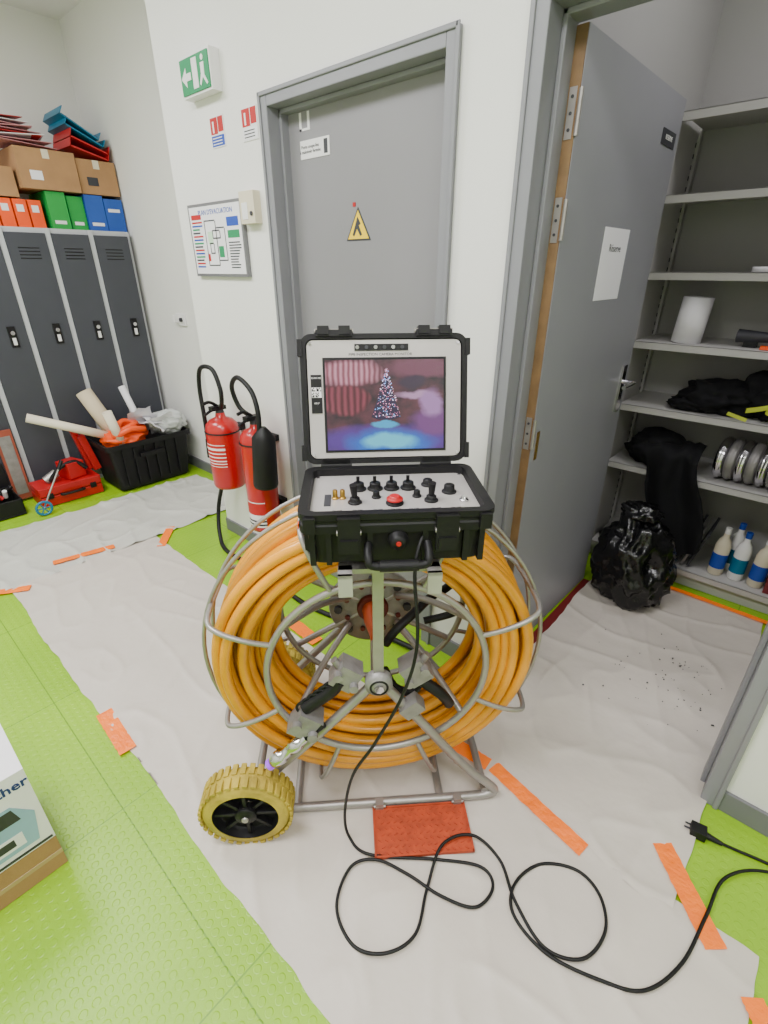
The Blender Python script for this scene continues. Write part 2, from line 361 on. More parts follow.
def wheel(bb,c,sgn,R=.126,w=.08):
    c=V(c)
    bb.lathe([(R-.035,0),(R-.012,.004),(R-.004,.014),(R,.03),(R,w-.03),(R-.004,w-.014),(R-.012,w-.004),(R-.035,w)],c+V((0,-sgn*w/2,0)),(0,sgn,0),TYRE,48,True,False)
    n=34
    for i in range(n):
        a=2*math.pi*i/n
        for yy,off in ((-.020,0),(.020,.5)):
            aa=a+off*2*math.pi/n; q=c+V((R*math.cos(aa),yy,R*math.sin(aa)))
            bb.box(q-V((.0045,.016,.0075)),q+V((.0045,.016,.0075)),TYRE,rot=(0,-math.degrees(aa),0))
    f=c+V((0,-sgn*w/2,0))
    bb.lathe([(R-.034,.002),(R-.036,.02),(R-.040,.03),(.03,.03),(.03,.07),(R-.035,.073),(R-.034,w-.002)],f,(0,sgn,0),BLACK,40,True,False)
    for i in range(8):
        a=2*math.pi*i/8
        q=f+V((0,sgn*.022,0))
        bb.box(q+V((.022,-.010,-.005)),q+V((R-.036,.010,.005)),BLACK,rot=(0,-math.degrees(a),0),piv=q)
    bb.lathe([(.030,.03),(.030,.004),(.022,0),(.018,0),(.012,-.004)],f,(0,sgn,0),BLACK,28)
    bb.lathe([(.011,0),(.009,.005)],f+V((0,-sgn*.002,0)),(0,-sgn,0),STEEL,20)
b=B('wheels',M=MM,parent=reel,bevel=.0015)
wheel(b,(-.378,-.220,.130),1); wheel(b,(-.345,.28,.130),-1)
b.done()
b=B('foot_plate',M=MM,parent=reel)
TP=mat('orange_expanded_metal',(172,64,30),.6,var=.2,vscale=40)
b.box((-.02,-.325,.008),(.26,-.185,.012),TP)
for i in range(14):
    for j in range(8):
        x=-.01+.019*i+(.0095 if j%2 else 0); y=-.318+.0172*j
        b.box((x,y,.012),(x+.011,y+.003,.0145),TP,rot=(0,0,35 if j%2 else -35))
for a_,c_ in (((-.02,-.328,.006),(.26,-.323,.016)),((-.02,-.187,.006),(.26,-.182,.016)),((-.022,-.328,.006),(-.017,-.182,.016)),((.257,-.328,.006),(.262,-.182,.016))): b.box(a_,c_,TP)
for x in (0,.24): b.box((x-.012,-.19,.008),(x+.012,-.165,.034),STEEL); b.cyl((x-.018,-.186,.022),(x+.018,-.186,.022),.005,STEEL)
fp=b.done(); fp.location.z+=.006

# ---------------------------------------------------------------- monitor case
MC=MM@Matrix.Translation((.042,-.070,0))
case=empty('monitor_control_case',MC)
b=B('case_tray',M=MC,parent=case)
def R3(hx,hy,r,z): return [V((x,y,z)) for x,y in rr(hx,hy,r)]
b.loft([R3(.180,.110,.02,.905),R3(.190,.120,.025,.912),R3(.198,.128,.025,.99),R3(.212,.140,.03,.994),R3(.212,.140,.03,1.012),R3(.208,.137,.028,1.016),R3(.208,.137,.028,1.022),R3(.213,.141,.03,1.026),R3(.213,.141,.03,1.040),R3(.192,.121,.02,1.040),R3(.190,.119,.02,1.018)],BLACK,True,False)
for x in (-.185,-.15,-.06,.06,.15,.185): b.box((x-.006,-.137,.915),(x+.006,-.12,.995),BLACK)
for x in (-.198,.198):
    for y in(-.08,0,.08): b.box((x-.008,y-.006,.92),(x+.008,y+.006,.995),BLACK)
for x in (-.105,.105):
    b.box((x-.024,-.153,.95),(x+.024,-.138,1.035),BLACK); b.box((x-.019,-.158,.955),(x+.019,-.150,.985),BLACK); b.cyl((x-.026,-.147,1.0),(x+.026,-.147,1.0),.006,STEEL)
b.tube([(-.065,-.135,.965),(-.065,-.165,.945),(-.05,-.172,.93),(.05,-.172,.93),(.065,-.165,.945),(.065,-.135,.965)],.0095,BLACK,sub=5)
b.cyl((-.042,-.172,.93),(.042,-.172,.93),.013,BLACK)
b.lathe([(.022,0),(.022,.01),(.017,.014),(.017,.022),(.008,.024)],(.0,-.134,.975),(0,-1,0),BLACK)
b.lathe([(.006,0),(.005,.003)],(.0,-.157,.975),(0,-1,0),REDD)
b.box((.175,-.150,1.0),(.20,-.135,1.035),BLACK); b.box((-.20,-.150,1.0),(-.175,-.135,1.035),BLACK)
b.box((-.2145,-.10,.996),(-.2125,-.02,1.012),WHT); b.box((-.2145,-.12,.998),(-.2125,-.105,1.010),ORG)
b.done()
b=B('control_panel',M=MC,parent=case,bevel=.001)
b.loft([R3(.190,.119,.02,1.012),R3(.190,.119,.02,1.022)],ALU)
def knob(x,y,r,h,m=BLACK,z=1.022):
    b.lathe([(r*1.35,0),(r*1.35,.003),(r*1.1,.004),(r,.006),(r*.95,h),(r*.75,h+.002)],(x,y,z),(0,0,1),m,24)
for x in (-.135,-.118): knob(x,-.02,.006,.02,BRASS)
b.box((-.16,-.06,1.022),(-.145,0,1.024),GREYT)
for x in (-.085,-.045,-.005,.035): 
    knob(x+.005,.03,.014,.016); b.box((x,-.0+.028,1.036),(x+.008,.032,1.055),BLACK)
knob(-.09,-.045,.012,.012); b.cyl((-.09,-.045,1.03),(-.093,-.05,1.068),.006,BLACK,r1=.009)
knob(.085,-.045,.012,.012); b.cyl((.085,-.045,1.03),(.085,-.05,1.068),.006,BLACK,r1=.009)
for x in(-.04,.055): knob(x,-.02,.008,.014)
knob(.0,-.055,.015,.010,BLACK); knob(.0,-.055,.014,.008,REDD,1.032)
knob(.135,0,.013,.018); knob(.16,-.05,.008,.008,CHROME); knob(.09,.045,.012,.014)
for x in (-.13,-.085,-.04,.0,.04,.09,.135): b.text('ON OFF',.006,Matrix.Translation((x,-.085,1.0225)),GREYT,.0002)
for x in(-.18,.18):
    for y in (-.105,.105): b.cyl((x,y,1.022),(x,y,1.0245),.004,CHROME,seg=10)
b.done()
MLID=MC@Matrix.Translation((-.004,.142,1.045))@Matrix.Rotation(math.radians(-16),4,'X')
def RX(hx,hz,r,y,cz=.162): return [V((x,y,cz+z)) for x,z in rr(hx,hz,r)]
b=B('case_lid',M=MLID,parent=case)
rings=[RX(.195,.147,.018,.012),RX(.197,.149,.02,.0),RX(.211,.161,.03,.0),RX(.211,.161,.03,.016),RX(.204,.154,.03,.02),RX(.198,.148,.03,.052),RX(.188,.138,.03,.060)]
b.loft([r[::-1] for r in rings],BLACK,False,True)
for x in (-.125,.125):
    b.box((x-.045,-.006,.316),(x+.045,.026,.331),BLACK); b.box((x-.04,-.010,.320),(x-.012,.02,.340),BLACK); b.box((x+.012,-.010,.320),(x+.04,.02,.340),BLACK); b.cyl((x-.048,.008,.330),(x+.048,.008,.330),.006,STEEL)
for x in (-.211,.211):
    for z in (.03,.29): b.box((x-.006,-.003,z-.02),(x+.006,.02,z+.02),BLACK)
for x in (-.13,.13): b.cyl((x-.04,.008,-.004),(x+.04,.008,-.004),.009,BLACK); b.box((x-.035,.0,-.02),(x+.035,.02,.015),BLACK)
b.done()
b=B('monitor_bezel',M=MLID,parent=case)
b.loft([RX(.194,.146,.016,.010),RX(.194,.146,.016,.004)],ALU)
sx,sz,cz=.150,.112,.148
b.box((-sx-.006,.002,cz-sz-.006),(sx+.006,.0045,cz+sz+.006),BLACK)
b.box((-.075,.001,.282),(.06,.0045,.298),BLACK)
for i,x in enumerate((-.068,-.045,-.022,0,.022,.045)): b.cyl((x,.001,.290),(x,-.001,.290),.0048,[CHROME,GREYT][i%2],seg=14)
b.text('PIPE INSPECTION CAMERA MONITOR',.0095,TW(-.01,.0035,.273),GREYT,.0003)
b.box((-.187,.002,.13),(-.160,.0045,.225),BLACK); b.text('SCAN ME',.006,TW(-.1735,.0015,.217),WHT,.0003)
random.seed(3)
b.box((-.186,.0012,.169),(-.161,.0019,.194),WHT)
for i in range(8):
    for j in range(8):
        if random.random()<.5: b.box((-.185+.0029*i,.0006,.17+.0029*j),(-.1821+.0029*i,.0012,.1729+.0029*j),BLACK)
b.text('HELP',.006,TW(-.1735,.0015,.155),WHT,.0003)
for x in(-.186,.186):
    for z in (.025,.30): b.cyl((x,.004,z),(x,.001,z),.004,CHROME,seg=10)
b.done()
def scr():
    m=bpy.data.materials.new('lcd_picture'); m.use_nodes=True; nt=m.node_tree; N=nt.nodes; L=nt.links; p=N['Principled BSDF']
    tc=N.new('ShaderNodeTexCoord')
    mp=N.new('ShaderNodeMapping'); mp.inputs['Scale'].default_value=(1/.150,0,1/.110); mp.inputs['Location'].default_value=(0,0,-.150/.110); L.new(tc.outputs['Object'],mp.inputs[0])
    nz=N.new('ShaderNodeTexNoise'); nz.inputs['Scale'].default_value=2.6; nz.inputs['Detail'].default_value=5; L.new(mp.outputs[0],nz.inputs['Vector'])
    sc=N.new('ShaderNodeVectorMath'); sc.operation='MULTIPLY_ADD'; L.new(nz.outputs['Color'],sc.inputs[0]); sc.inputs[1].default_value=(.3,.3,.3); sc.inputs[2].default_value=(-.15,-.15,-.15)
    ad=N.new('ShaderNodeVectorMath'); L.new(mp.outputs[0],ad.inputs[0]); L.new(sc.outputs[0],ad.inputs[1])
    def ell(cx,cz_,rx,rz,soft=.25,src=None):
        a=N.new('ShaderNodeMapping'); a.vector_type='POINT'; a.inputs['Location'].default_value=(-cx/rx,0,-cz_/rz); a.inputs['Scale'].default_value=(1/rx,0,1/rz); L.new((src or ad).outputs[0],a.inputs[0])
        l=N.new('ShaderNodeVectorMath'); l.operation='LENGTH'; L.new(a.outputs[0],l.inputs[0])
        r=N.new('ShaderNodeMapRange'); r.inputs[1].default_value=1+soft; r.inputs[2].default_value=1-soft; L.new(l.outputs['Value'],r.inputs[0]); return r.outputs[0]
    def wave(scale,dist=1.5,dirn='X'):
        w=N.new('ShaderNodeTexWave'); w.bands_direction=dirn; w.inputs['Scale'].default_value=scale; w.inputs['Distortion'].default_value=dist; w.inputs['Detail'].default_value=1; L.new(mp.outputs[0],w.inputs['Vector']); return w.outputs['Fac']
    def mul(a,b_):
        q=N.new('ShaderNodeMath'); q.operation='MULTIPLY'; L.new(a,q.inputs[0]); L.new(b_,q.inputs[1]); return q.outputs[0]
    base=N.new('ShaderNodeValToRGB'); e=base.color_ramp.elements; e[0].position=.35; e[0].color=(*lin((30,10,26)),1); e[1].position=.7; e[1].color=(*lin((110,52,66)),1); L.new(nz.outputs['Fac'],base.inputs[0]); cur=base.outputs[0]
    def over(fac,col):
        nonlocal cur
        x=N.new('ShaderNodeMix'); x.data_type='RGBA'; L.new(fac,x.inputs['Factor']); L.new(cur,x.inputs['A']); x.inputs['B'].default_value=(*lin(col),1); cur=x.outputs['Result']
    over(ell(0,-.85,1.3,.36),(88,44,150))
    over(ell(.85,-.40,.40,.30),(120,60,130))
    over(ell(.7,.80,.6,.22),(120,60,84))
    over(ell(-.62,.72,.50,.26),(150,76,92)); over(mul(ell(-.62,.72,.50,.26),wave(3.6)),(226,158,178))
    over(ell(-.72,.12,.42,.34,.12),(84,18,36)); over(mul(ell(-.72,.12,.42,.34,.12),wave(3.0)),(150,62,80))
    over(ell(.56,.22,.34,.09,.3),(196,150,190)); over(ell(.80,.02,.16,.30,.3),(180,130,190)); over(ell(.45,.50,.22,.14,.3),(52,26,56))
    over(ell(.05,-.88,.70,.30),(16,110,215)); over(ell(.05,-.84,.46,.17),(100,215,245))
    over(ell(.0,-.46,.22,.09,.2),(50,180,235))
    L.new(cur,p.inputs['Emission Color']); p.inputs['Emission Strength'].default_value=1.0
    p.inputs['Base Color'].default_value=(.01,.01,.012,1); p.inputs['Roughness'].default_value=.25
    m.cycles.emission_sampling='NONE'
    return m
LCD=scr()
S1=mat('lcd_pink',(215,130,165),.3,var=.3,vscale=60,emis=.6); S2=mat('lcd_dark',(26,14,44),.3,emis=.4); S4=mat('lcd_white',(225,205,235),.3,emis=.9); S3=mat('lcd_cyan',(120,170,240),.3,emis=.9)
b=B('monitor_screen',M=MLID,parent=case)
b.box((-sx,.0012,cz-sz),(sx,.002,cz+sz),LCD)
b.poly([(x,.0009,cz+z) for x,z in [(-.036,-.03),(-.02,-.036),(.02,-.036),(.038,-.03),(.020,.03),(.004,.088),(-.014,.035)]],(0,.0002,0),S2)
random.seed(5)
for i in range(260):
    t=random.random()**1.3; w=.034*(1-t)+.003; x=.004+random.uniform(-w,w); z=-.03+.12*t; q=random.uniform(.0005,.0012)
    b.box((x-q,.0003,cz+z-q),(x+q,.0006,cz+z+q),random.choice([S4,S1,S3,S1]))
b.done()
b=B('black_power_cable')
cp=[(-.565,-.62,1.0),(-.556,-.672,.965),(-.545,-.70,.90),(-.515,-.722,.743),(-.53,-.75,.60),(-.585,-.79,.424),(-.635,-.825,.289),(-.66,-.838,.12),(-.645,-.838,.02)]
fp=[(-.57,-.83),(-.42,-.715),(-.32,-.65),(-.27,-.67),(-.28,-.74),(-.36,-.78),(-.46,-.80),(-.55,-.83),(-.59,-.89),(-.55,-.98),(-.46,-1.01),(-.39,-.97),(-.36,-.89),(-.40,-.79),(-.43,-.68),(-.38,-.60),(-.29,-.60),(-.21,-.66),(-.11,-.70),(-.03,-.66),(-.01,-.57),(-.05,-.50),(-.12,-.48),(-.20,-.53),(-.23,-.62),(-.20,-.69),(-.10,-.71),(.02,-.67),(.10,-.62),(.15,-.51),(.17,-.37),(.19,-.23),(.28,-.13),(.45,-.08),(.7,-.1)]
for i,(x,y) in enumerate(fp):
    zc=.0155+.003*math.sin(i*1.3)
    if i in (14,15): zc=.030
    cp.append((x,y,zc))
b.tube(cp,.0042,BLK2,seg=8,sub=8)
b.done()
b=B('power_plug_lead',bevel=.001)
b.box((.085,-.16,.004),(.125,-.125,.034),BLK2,rot=(0,0,10)); b.cyl((.125,-.14,.018),(.165,-.135,.016),.010,BLK2,r1=.006)
b.cyl((.085,-.150,.02),(.070,-.153,.02),.0025,GREYT); b.cyl((.085,-.135,.02),(.070,-.138,.02),.0025,GREYT)
b.tube([(.16,-.135,.016),(.2,-.12,.008),(.28,-.10,.006),(.5,-.06,.006)],.0042,BLK2,seg=8); b.done()

# ---------------------------------------------------------------- fire extinguishers
def ext(name,x,z0,h,r,label):
    b=B(name); y=-.037-r
    b.lathe([(r*.5,-.006),(r*.93,0),(r,.015),(r,h-.06),(r*.93,h-.03),(r*.7,h-.008),(r*.32,h+.006),(r*.26,h+.03)],(x,y,z0),(0,0,1),RED,36)
    b.lathe([(.020,0),(.022,.02),(.018,.045)],(x,y,z0+h+.01),(0,0,1),GREYT,20)
    zt=z0+h+.045
    b.box((x-.018,y-.05,zt),(x+.018,y+.03,zt+.02),BLACK); b.tube([(x,y-.01,zt+.02),(x,y-.05,zt+.045),(x,y-.085,zt+.04)],.008,BLACK); b.tube([(x,y-.02,zt+.005),(x,y-.05,zt),(x,y-.085,zt-.015)],.007,BLACK)
    b.cyl((x-.025,y,zt),(x-.035,y,zt),.014,CHROME)
    a0=math.radians(-150); a1=math.radians(-30)
    for (zz0,zz1,mm,rr_) in label:
        b.grid(lambda u,v:V((x+(r+rr_)*math.cos(a0+(a1-a0)*u),y+(r+rr_)*math.sin(a0+(a1-a0)*u),z0+zz0+(zz1-zz0)*v)),16,1,mm)
    b.box((x-.05,-.037,z0+.10),(x+.05,-.003,z0+.14),BLACK); b.box((x-.03,-.05,z0+h-.08),(x+.03,-.003,z0+h-.05),BLACK)
    b.ring((x,y,z0+h-.065),r+.002,.004,BLACK,'z',40,6)
    return b,y,zt
b,y,zt=ext('fire_extinguisher',-2.28,.44,.37,.085,[(.13,.25,WHT,.0008),(.134,.246,REDD,.0012),(.16,.166,WHT,.0016),(.18,.186,WHT,.0016),(.20,.206,WHT,.0016),(.22,.232,WHT,.0016),(.145,.15,WHT,.0016)])
b.tube([(-2.26,y,zt+.01),(-2.21,y-.02,zt+.06),(-2.21,y-.02,.98),(-2.26,y-.02,1.06),(-2.37,y-.02,1.05),(-2.41,y-.02,.95),(-2.39,y-.03,.80),(-2.39,y-.03,.66)],.011,BLK2)
b.cyl((-2.39,y-.03,.68),(-2.39,y-.03,.58),.014,BLK2,r1=.018); b.done()
b,y,zt=ext('fire_extinguisher.001',-1.99,.28,.53,.078,[(.03,.17,WHT,.0008),(.10,.165,REDD,.0012),(.04,.05,GREYT,.0012),(.06,.07,GREYT,.0012)])
b.tube([(-2.01,y,zt+.01),(-2.07,y-.02,zt+.05),(-2.08,y-.04,1.00),(-1.99,y-.06,1.06),(-1.88,y-.07,1.02),(-1.83,y-.08,.94),(-1.82,y-.09,.84)],.011,BLK2)
b.lathe([(.012,0),(.03,.02),(.052,.05),(.058,.28),(.056,.29),(.045,.28)],(-1.81,y-.075,.87),(-.10,0,-1),BLK2,28)
b.done()
b=B('black_rubber_hose')
b.tube([(-2.36,-.05,.50),(-2.48,-.06,.36),(-2.52,-.09,.20),(-2.46,-.14,.06),(-2.32,-.18,.018),(-2.0,-.16,.014),(-1.6,-.2,.014),(-1.2,-.12,.014),(-.95,-.10,.03)],.012,BLK2); b.done()

# ---------------------------------------------------------------- wall fittings
b=B('emergency_exit_sign',bevel=.004)
b.box((-2.325,-.045,2.12),(-2.105,0,2.25),WHT); b.box((-2.318,-.05,2.128),(-2.112,-.043,2.240),GREENS)
y=-.0515
b.poly([(-2.31,y,2.18),(-2.275,y,2.212),(-2.275,y,2.193),(-2.24,y,2.193),(-2.24,y,2.170),(-2.275,y,2.170),(-2.275,y,2.150)],(0,.002,0),WHT)
b.box((-2.228,y,2.138),(-2.19,y+.002,2.232),WHT)
b.cyl((-2.15,y,2.222),(-2.15,y+.002,2.222),.009,WHT)
b.poly([(-2.165,y,2.208),(-2.14,y,2.208),(-2.143,y,2.17),(-2.122,y,2.143),(-2.13,y,2.137),(-2.155,y,2.165),(-2.172,y,2.140),(-2.18,y,2.147),(-2.165,y,2.175)],(0,.002,0),WHT)
b.done()
for nm,x0,z0 in (('fire_equipment_sign',-2.225,1.950),('fire_equipment_sign.001',-2.0,1.945)):
    b=B(nm); b.box((x0,-.003,z0),(x0+.10,0,z0+.105),WHT); b.box((x0+.004,-.004,z0+.045),(x0+.055,-.003,z0+.10),REDD); b.box((x0+.02,-.0045,z0+.05),(x0+.03,-.004,z0+.088),WHT); b.box((x0+.06,-.004,z0+.05),(x0+.096,-.003,z0+.10),REDD)
    b.box((x0+.004,-.0035,z0+.004),(x0+.096,-.003,z0+.04),BLUE if x0<-2.1 else PAPER)
    for i in range(3): b.box((x0+.012,-.0045,z0+.010+.010*i),(x0+.08,-.0035,z0+.013+.010*i),WHT if x0<-2.1 else GREYT)
    b.done()
b=B('evacuation_plan',bevel=.001)
x0,x1,z0,z1=-2.48,-2.045,1.465,1.762
b.box((x0,-.018,z0),(x1,0,z1),mat('plan_frame',(120,120,124),.4,metal=.4)); b.box((x0+.012,-.0195,z0+.012),(x1-.012,-.018,z1-.012),PAPER)
y=-.0202
b.text("PLAN D'EVACUATION",.028,TW(-2.25,y,1.725),BLUE)
b.box((x0+.025,y,1.70),(x0+.11,y+.0006,1.72),REDD)
random.seed(2)
for i in range(14): b.box((x0+.025,y,1.685-.014*i),(x0+.025+random.uniform(.06,.09),y+.0006,1.692-.014*i),[REDD,BLUE,GREENS,GREYT][i%4])
for i in range(10): b.box((x1-.12,y,1.60-.011*i),(x1-.12+random.uniform(.06,.095),y+.0006,1.605-.011*i),GREYT)
b.box((x1-.12,y,1.665),(x1-.03,y+.0006,1.70),BLUE); b.box((x1-.12,y,1.62),(x1-.03,y+.0006,1.65),GREENS)
for (a,c,d,e) in [(-2.35,1.51,-2.26,1.69),(-2.26,1.53,-2.19,1.66),(-2.32,1.56,-2.29,1.60),(-2.29,1.62,-2.23,1.65)]:
    for q in ((a,c,d,c+.005),(a,e,d,e+.005),(a,c,a+.005,e),(d,c,d+.005,e)): b.box((q[0],y,q[1]),(q[2],y+.0006,q[3]),GREYT)
b.box((-2.33,y,1.60),(-2.29,y+.0007,1.65),mat('plan_tint',(190,220,190),.6)); b.box((-2.25,y,1.545),(-2.21,y+.0007,1.59),GREENS); b.box((-2.35,y,1.53),(-2.33,y+.0007,1.56),REDD)
b.done()
b=B('wall_control_box',bevel=.004); b.box((-2.03,-.035,1.665),(-1.93,0,1.78),BEIGE); b.box((-2.015,-.037,1.68),(-1.975,-.035,1.74),WHT); b.cyl((-1.95,-.035,1.70),(-1.95,-.04,1.70),.008,GREYT); b.done()
b=B('light_switch',bevel=.003); b.box((-3.66,.425,1.13),(-3.54,.44,1.21),WHT); b.box((-3.65,.39,1.15),(-3.62,.426,1.20),WHT); b.cyl((-3.58,.425,1.17),(-3.58,.41,1.17),.014,GREYT); b.done()

# ---------------------------------------------------------------- lockers
b=B('metal_lockers',bevel=.002)
LH=1.735
b.box((-4.57,-1.20,.0),(-4.11,.405,LH),LGREY)
for i in range(6):
    y1=.40-.265*i; y0=y1-.265
    b.box((-4.11,y0+.018,.11),(-4.088,y1-.018,LH-.03),DGREY)
    b.box((-4.112,y0-.016,.0),(-4.095,y0+.016,LH),LGREY)
    yc=(y0+y1)/2+.03
    b.box((-4.09,yc-.022,1.03),(-4.078,yc+.022,1.16),BLACK); b.cyl((-4.08,yc,1.12),(-4.068,yc,1.12),.013,CHROME,seg=14); b.box((-4.08,yc-.010,1.045),(-4.072,yc+.010,1.09),WHT)
    for k in range(4): b.box((-4.0885,yc-.09,LH-.12-.02*k),(-4.086,yc+.03,LH-.114-.02*k),BLACK)
b.done()
def carton(name,a,c,m,rz=0,labels=()):
    b=B(name,bevel=.002); piv=((a[0]+c[0])/2,(a[1]+c[1])/2,a[2])
    b.box(a,c,m,rot=(0,0,rz),piv=piv)
    b.box((c[0]-.0002,(a[1]+c[1])/2-.02,c[2]-.05),(c[0]+.0008,(a[1]+c[1])/2+.02,c[2]),BEIGE if m is CARD else m,rot=(0,0,rz),piv=piv)
    for (y0,y1,z0,z1,mm) in labels: b.box((c[0],a[1]+y0,a[2]+z0),(c[0]+.0012,a[1]+y1,a[2]+z1),mm,rot=(0,0,rz),piv=piv)
    b.done()
T=LH+.002
for i in range(4): carton('orange_file_box'+('' if i==0 else '.%03d'%i),(-4.5,-.42+.085*i,T),(-4.2,-.345+.085*i,T+.16),ORG,0,[(.015,.055,.09,.13,WHT)])
carton('green_carton',(-4.5,-.06,T),(-4.17,.055,T+.215),GRN,0,[(.02,.09,.03,.05,WHT)])
carton('green_carton.001',(-4.5,.062,T),(-4.19,.165,T+.20),GRN,2,[(.02,.08,.03,.05,WHT)])
carton('blue_carton',(-4.5,.175,T),(-4.17,.295,T+.215),BLUC,0,[(.02,.10,.03,.05,WHT)])
carton('blue_carton.001',(-4.5,.30,T),(-4.17,.425,T+.20),BLUC,0,[(.02,.10,.12,.14,WHT)])
carton('cardboard_box',(-4.5,-.18,T+.22),(-4.15,.165,T+.44),CARD,0,[(.06,.13,.05,.10,PAPER)])
carton('cardboard_box.001',(-4.5,.175,T+.22),(-4.17,.425,T+.42),CARD,0,[(.05,.12,.05,.1,GREYT)])
carton('cardboard_box.002',(-4.5,-.60,T+.17),(-4.2,-.20,T+.33),CARD,0,[])
def tray(name,M,m):
    b=B(name,M=M); b.box((-.16,-.12,0),(.16,.12,.004),m)
    for a_,c_ in (((-.16,-.12,0),(.16,-.116,.05)),((-.16,.116,0),(.16,.12,.05)),((-.16,-.12,0),(-.156,.12,.05))): b.box(a_,c_,m)
    b.box((-.155,-.11,.005),(.15,.11,.012),m); b.done()
for i,(m,dy,dz,rx) in enumerate([(REDD,.28,0,-14),(REDD,.29,.045,-18),(TEAL,.27,.095,-24),(TEAL,.25,.14,-28)]):
    tray('letter_tray'+('' if i==0 else '.%03d'%i),Matrix.Translation((-4.33,dy,T+.455+dz))@Matrix.Rotation(math.radians(rx),4,'X'),m)
b=B('clear_file_sleeves')
for i in range(9): b.box((-4.46,-.40+.01*i,T+.465+.016*i),(-4.18,.08-.02*i,T+.468+.016*i),[PINK,PINK,PAPER,REDD,PINK][i%5],rot=(3*(i%3)-2,random.uniform(-3,3),random.uniform(-9,9)))
b.done()

# ---------------------------------------------------------------- left clutter
b=B('black_storage_bin')
def RB(hx,hy,r,z,cx=-3.84,cy=.05): return [V((cx+x,cy+y,z)) for x,y in rr(hx,hy,r)]
b.loft([RB(.165,.26,.03,.008),RB(.175,.27,.03,.02),RB(.195,.30,.03,.33),RB(.215,.32,.03,.335),RB(.215,.32,.03,.37),RB(.20,.305,.03,.37),RB(.185,.29,.03,.30)],BLACK,True,True)
for i in range(6): b.box((-3.655,-.17+.08*i,.05),(-3.632,-.155+.08*i,.33),BLACK)
b.box((-3.64,-.05,.25),(-3.615,.13,.28),BLACK)
b.done()
b=B('orange_cable_bag'); b.blob((-3.79,-.08,.375),(.13,.16,.07),ORG,.3,2,4,4,True)
b.tube([(-3.70,-.16,.42),(-3.66,-.06,.46),(-3.70,.04,.43),(-3.80,.05,.44),(-3.82,-.08,.47),(-3.76,-.14,.44)],.022,ORG,True); b.tube([(-3.72,-.12,.45),(-3.70,-.02,.48),(-3.78,.02,.47),(-3.80,-.06,.49)],.018,ORG,True); b.done()
def roll(name,p,q,r,m,hol=True):
    b=B(name); p=V(p);q=V(q); d=(q-p); L_=d.length; b.lathe([(r*.75,.0),(r,0),(r,L_),(r*.78,L_),(r*.75,.0+.02)],p,d,m,24); b.done()
CREAM=mat('cream_paper',(222,212,190),.8,var=.03)
roll('paper_roll',(-3.80,-.16,.40),(-3.95,-.60,.60),.030,CREAM)
roll('paper_roll.001',(-3.70,-.13,.36),(-3.70,-.18,.60),.032,CREAM)
roll('cardboard_tube',(-3.85,-.10,.36),(-4.0,-.20,.70),.055,mat('tan_tube',(206,190,160),.7))
roll('paper_roll.002',(-3.85,.10,.38),(-3.98,.06,.70),.025,PAPER)
b=B('crumpled_papers')
for i in range(5):
    c=V((-3.82+.02*i,.08+.03*i,.47-.01*i)); R=Euler((random.uniform(-.9,.9),random.uniform(-.6,.9),random.uniform(0,3))).to_matrix()
    b.grid(lambda u,v:c+R@V(((u-.5)*.24,(v-.5)*.18,.03*noise.noise(V((u*3,v*3,i))))),8,8,PAPER)
b.done()
b=B('white_plastic_bag'); b.blob((-3.78,.27,.42),(.12,.12,.09),mat('pale_bag',(205,208,205),.5),.3,2.0,11,4,True); b.done()
b=B('red_tool_case',bevel=.008)
b.box((-4.02,-.70,.005),(-3.80,-.30,.075),REDD); b.box((-4.02,-.70,.08),(-3.80,-.30,.14),REDD); b.box((-3.80,-.66,.06),(-3.79,-.62,.1),BLACK); b.box((-3.80,-.38,.06),(-3.79,-.34,.1),BLACK)
b.tube([(-3.80,-.57,.075),(-3.765,-.56,.08),(-3.765,-.44,.08),(-3.80,-.43,.075)],.009,BLACK)
b.done()
b=B('red_drain_machine',bevel=.003)
b.box((-3.98,-.50,.145),(-3.84,-.38,.26),REDD,rot=(0,0,15)); b.box((-3.94,-.32,.145),(-3.90,-.27,.42),REDD,rot=(12,0,0)); b.box((-3.99,-.34,.145),(-3.95,-.30,.45),REDD,rot=(10,0,0))
b.tube([(-3.88,-.6,.16),(-3.86,-.52,.24),(-3.86,-.42,.26),(-3.84,-.36,.20)],.014,BLACK); b.cyl((-3.9,-.62,.16),(-3.9,-.54,.2),.03,STEEL)
b.done()
b=B('black_tool_case',bevel=.004)
b.box((-4.05,-1.12,.005),(-3.80,-.80,.02),BLACK)
for a_,c_ in (((-4.05,-1.12,.02),(-4.04,-.80,.14)),((-3.81,-1.12,.02),(-3.80,-.80,.12)),((-4.05,-1.12,.02),(-3.8,-1.11,.12)),((-4.05,-.81,.02),(-3.8,-.80,.12))): b.box(a_,c_,BLACK)
b.box((-4.07,-1.12,.13),(-4.055,-.80,.30),BLACK)
for i in range(10): 
    q=V((random.uniform(-4.00,-3.86),random.uniform(-1.06,-.85),.10)); b.cyl(q,q+V((random.uniform(-.05,.05),random.uniform(-.08,.08),.05)),.014,[CHROME,REDD,BLACK,WHT][i%4])
b.done()
b=B('brown_board',bevel=.002); b.box((-4.07,-.79,.02),(-4.05,-.69,.52),mat('rust_panel',(150,70,50),.6,var=.2)); b.box((-4.05,-.775,.06),(-4.047,-.705,.48),CAST); b.done()
b=B('measuring_wheel')
b.ring((-3.68,-.72,.055),.045,.008,TEAL,'x',40,8); 
for i in range(3):
    a=i*math.pi/3; b.cyl((-3.68,-.72-.042*math.cos(a),.055-.042*math.sin(a)),(-3.68,-.72+.042*math.cos(a),.055+.042*math.sin(a)),.004,TEAL)
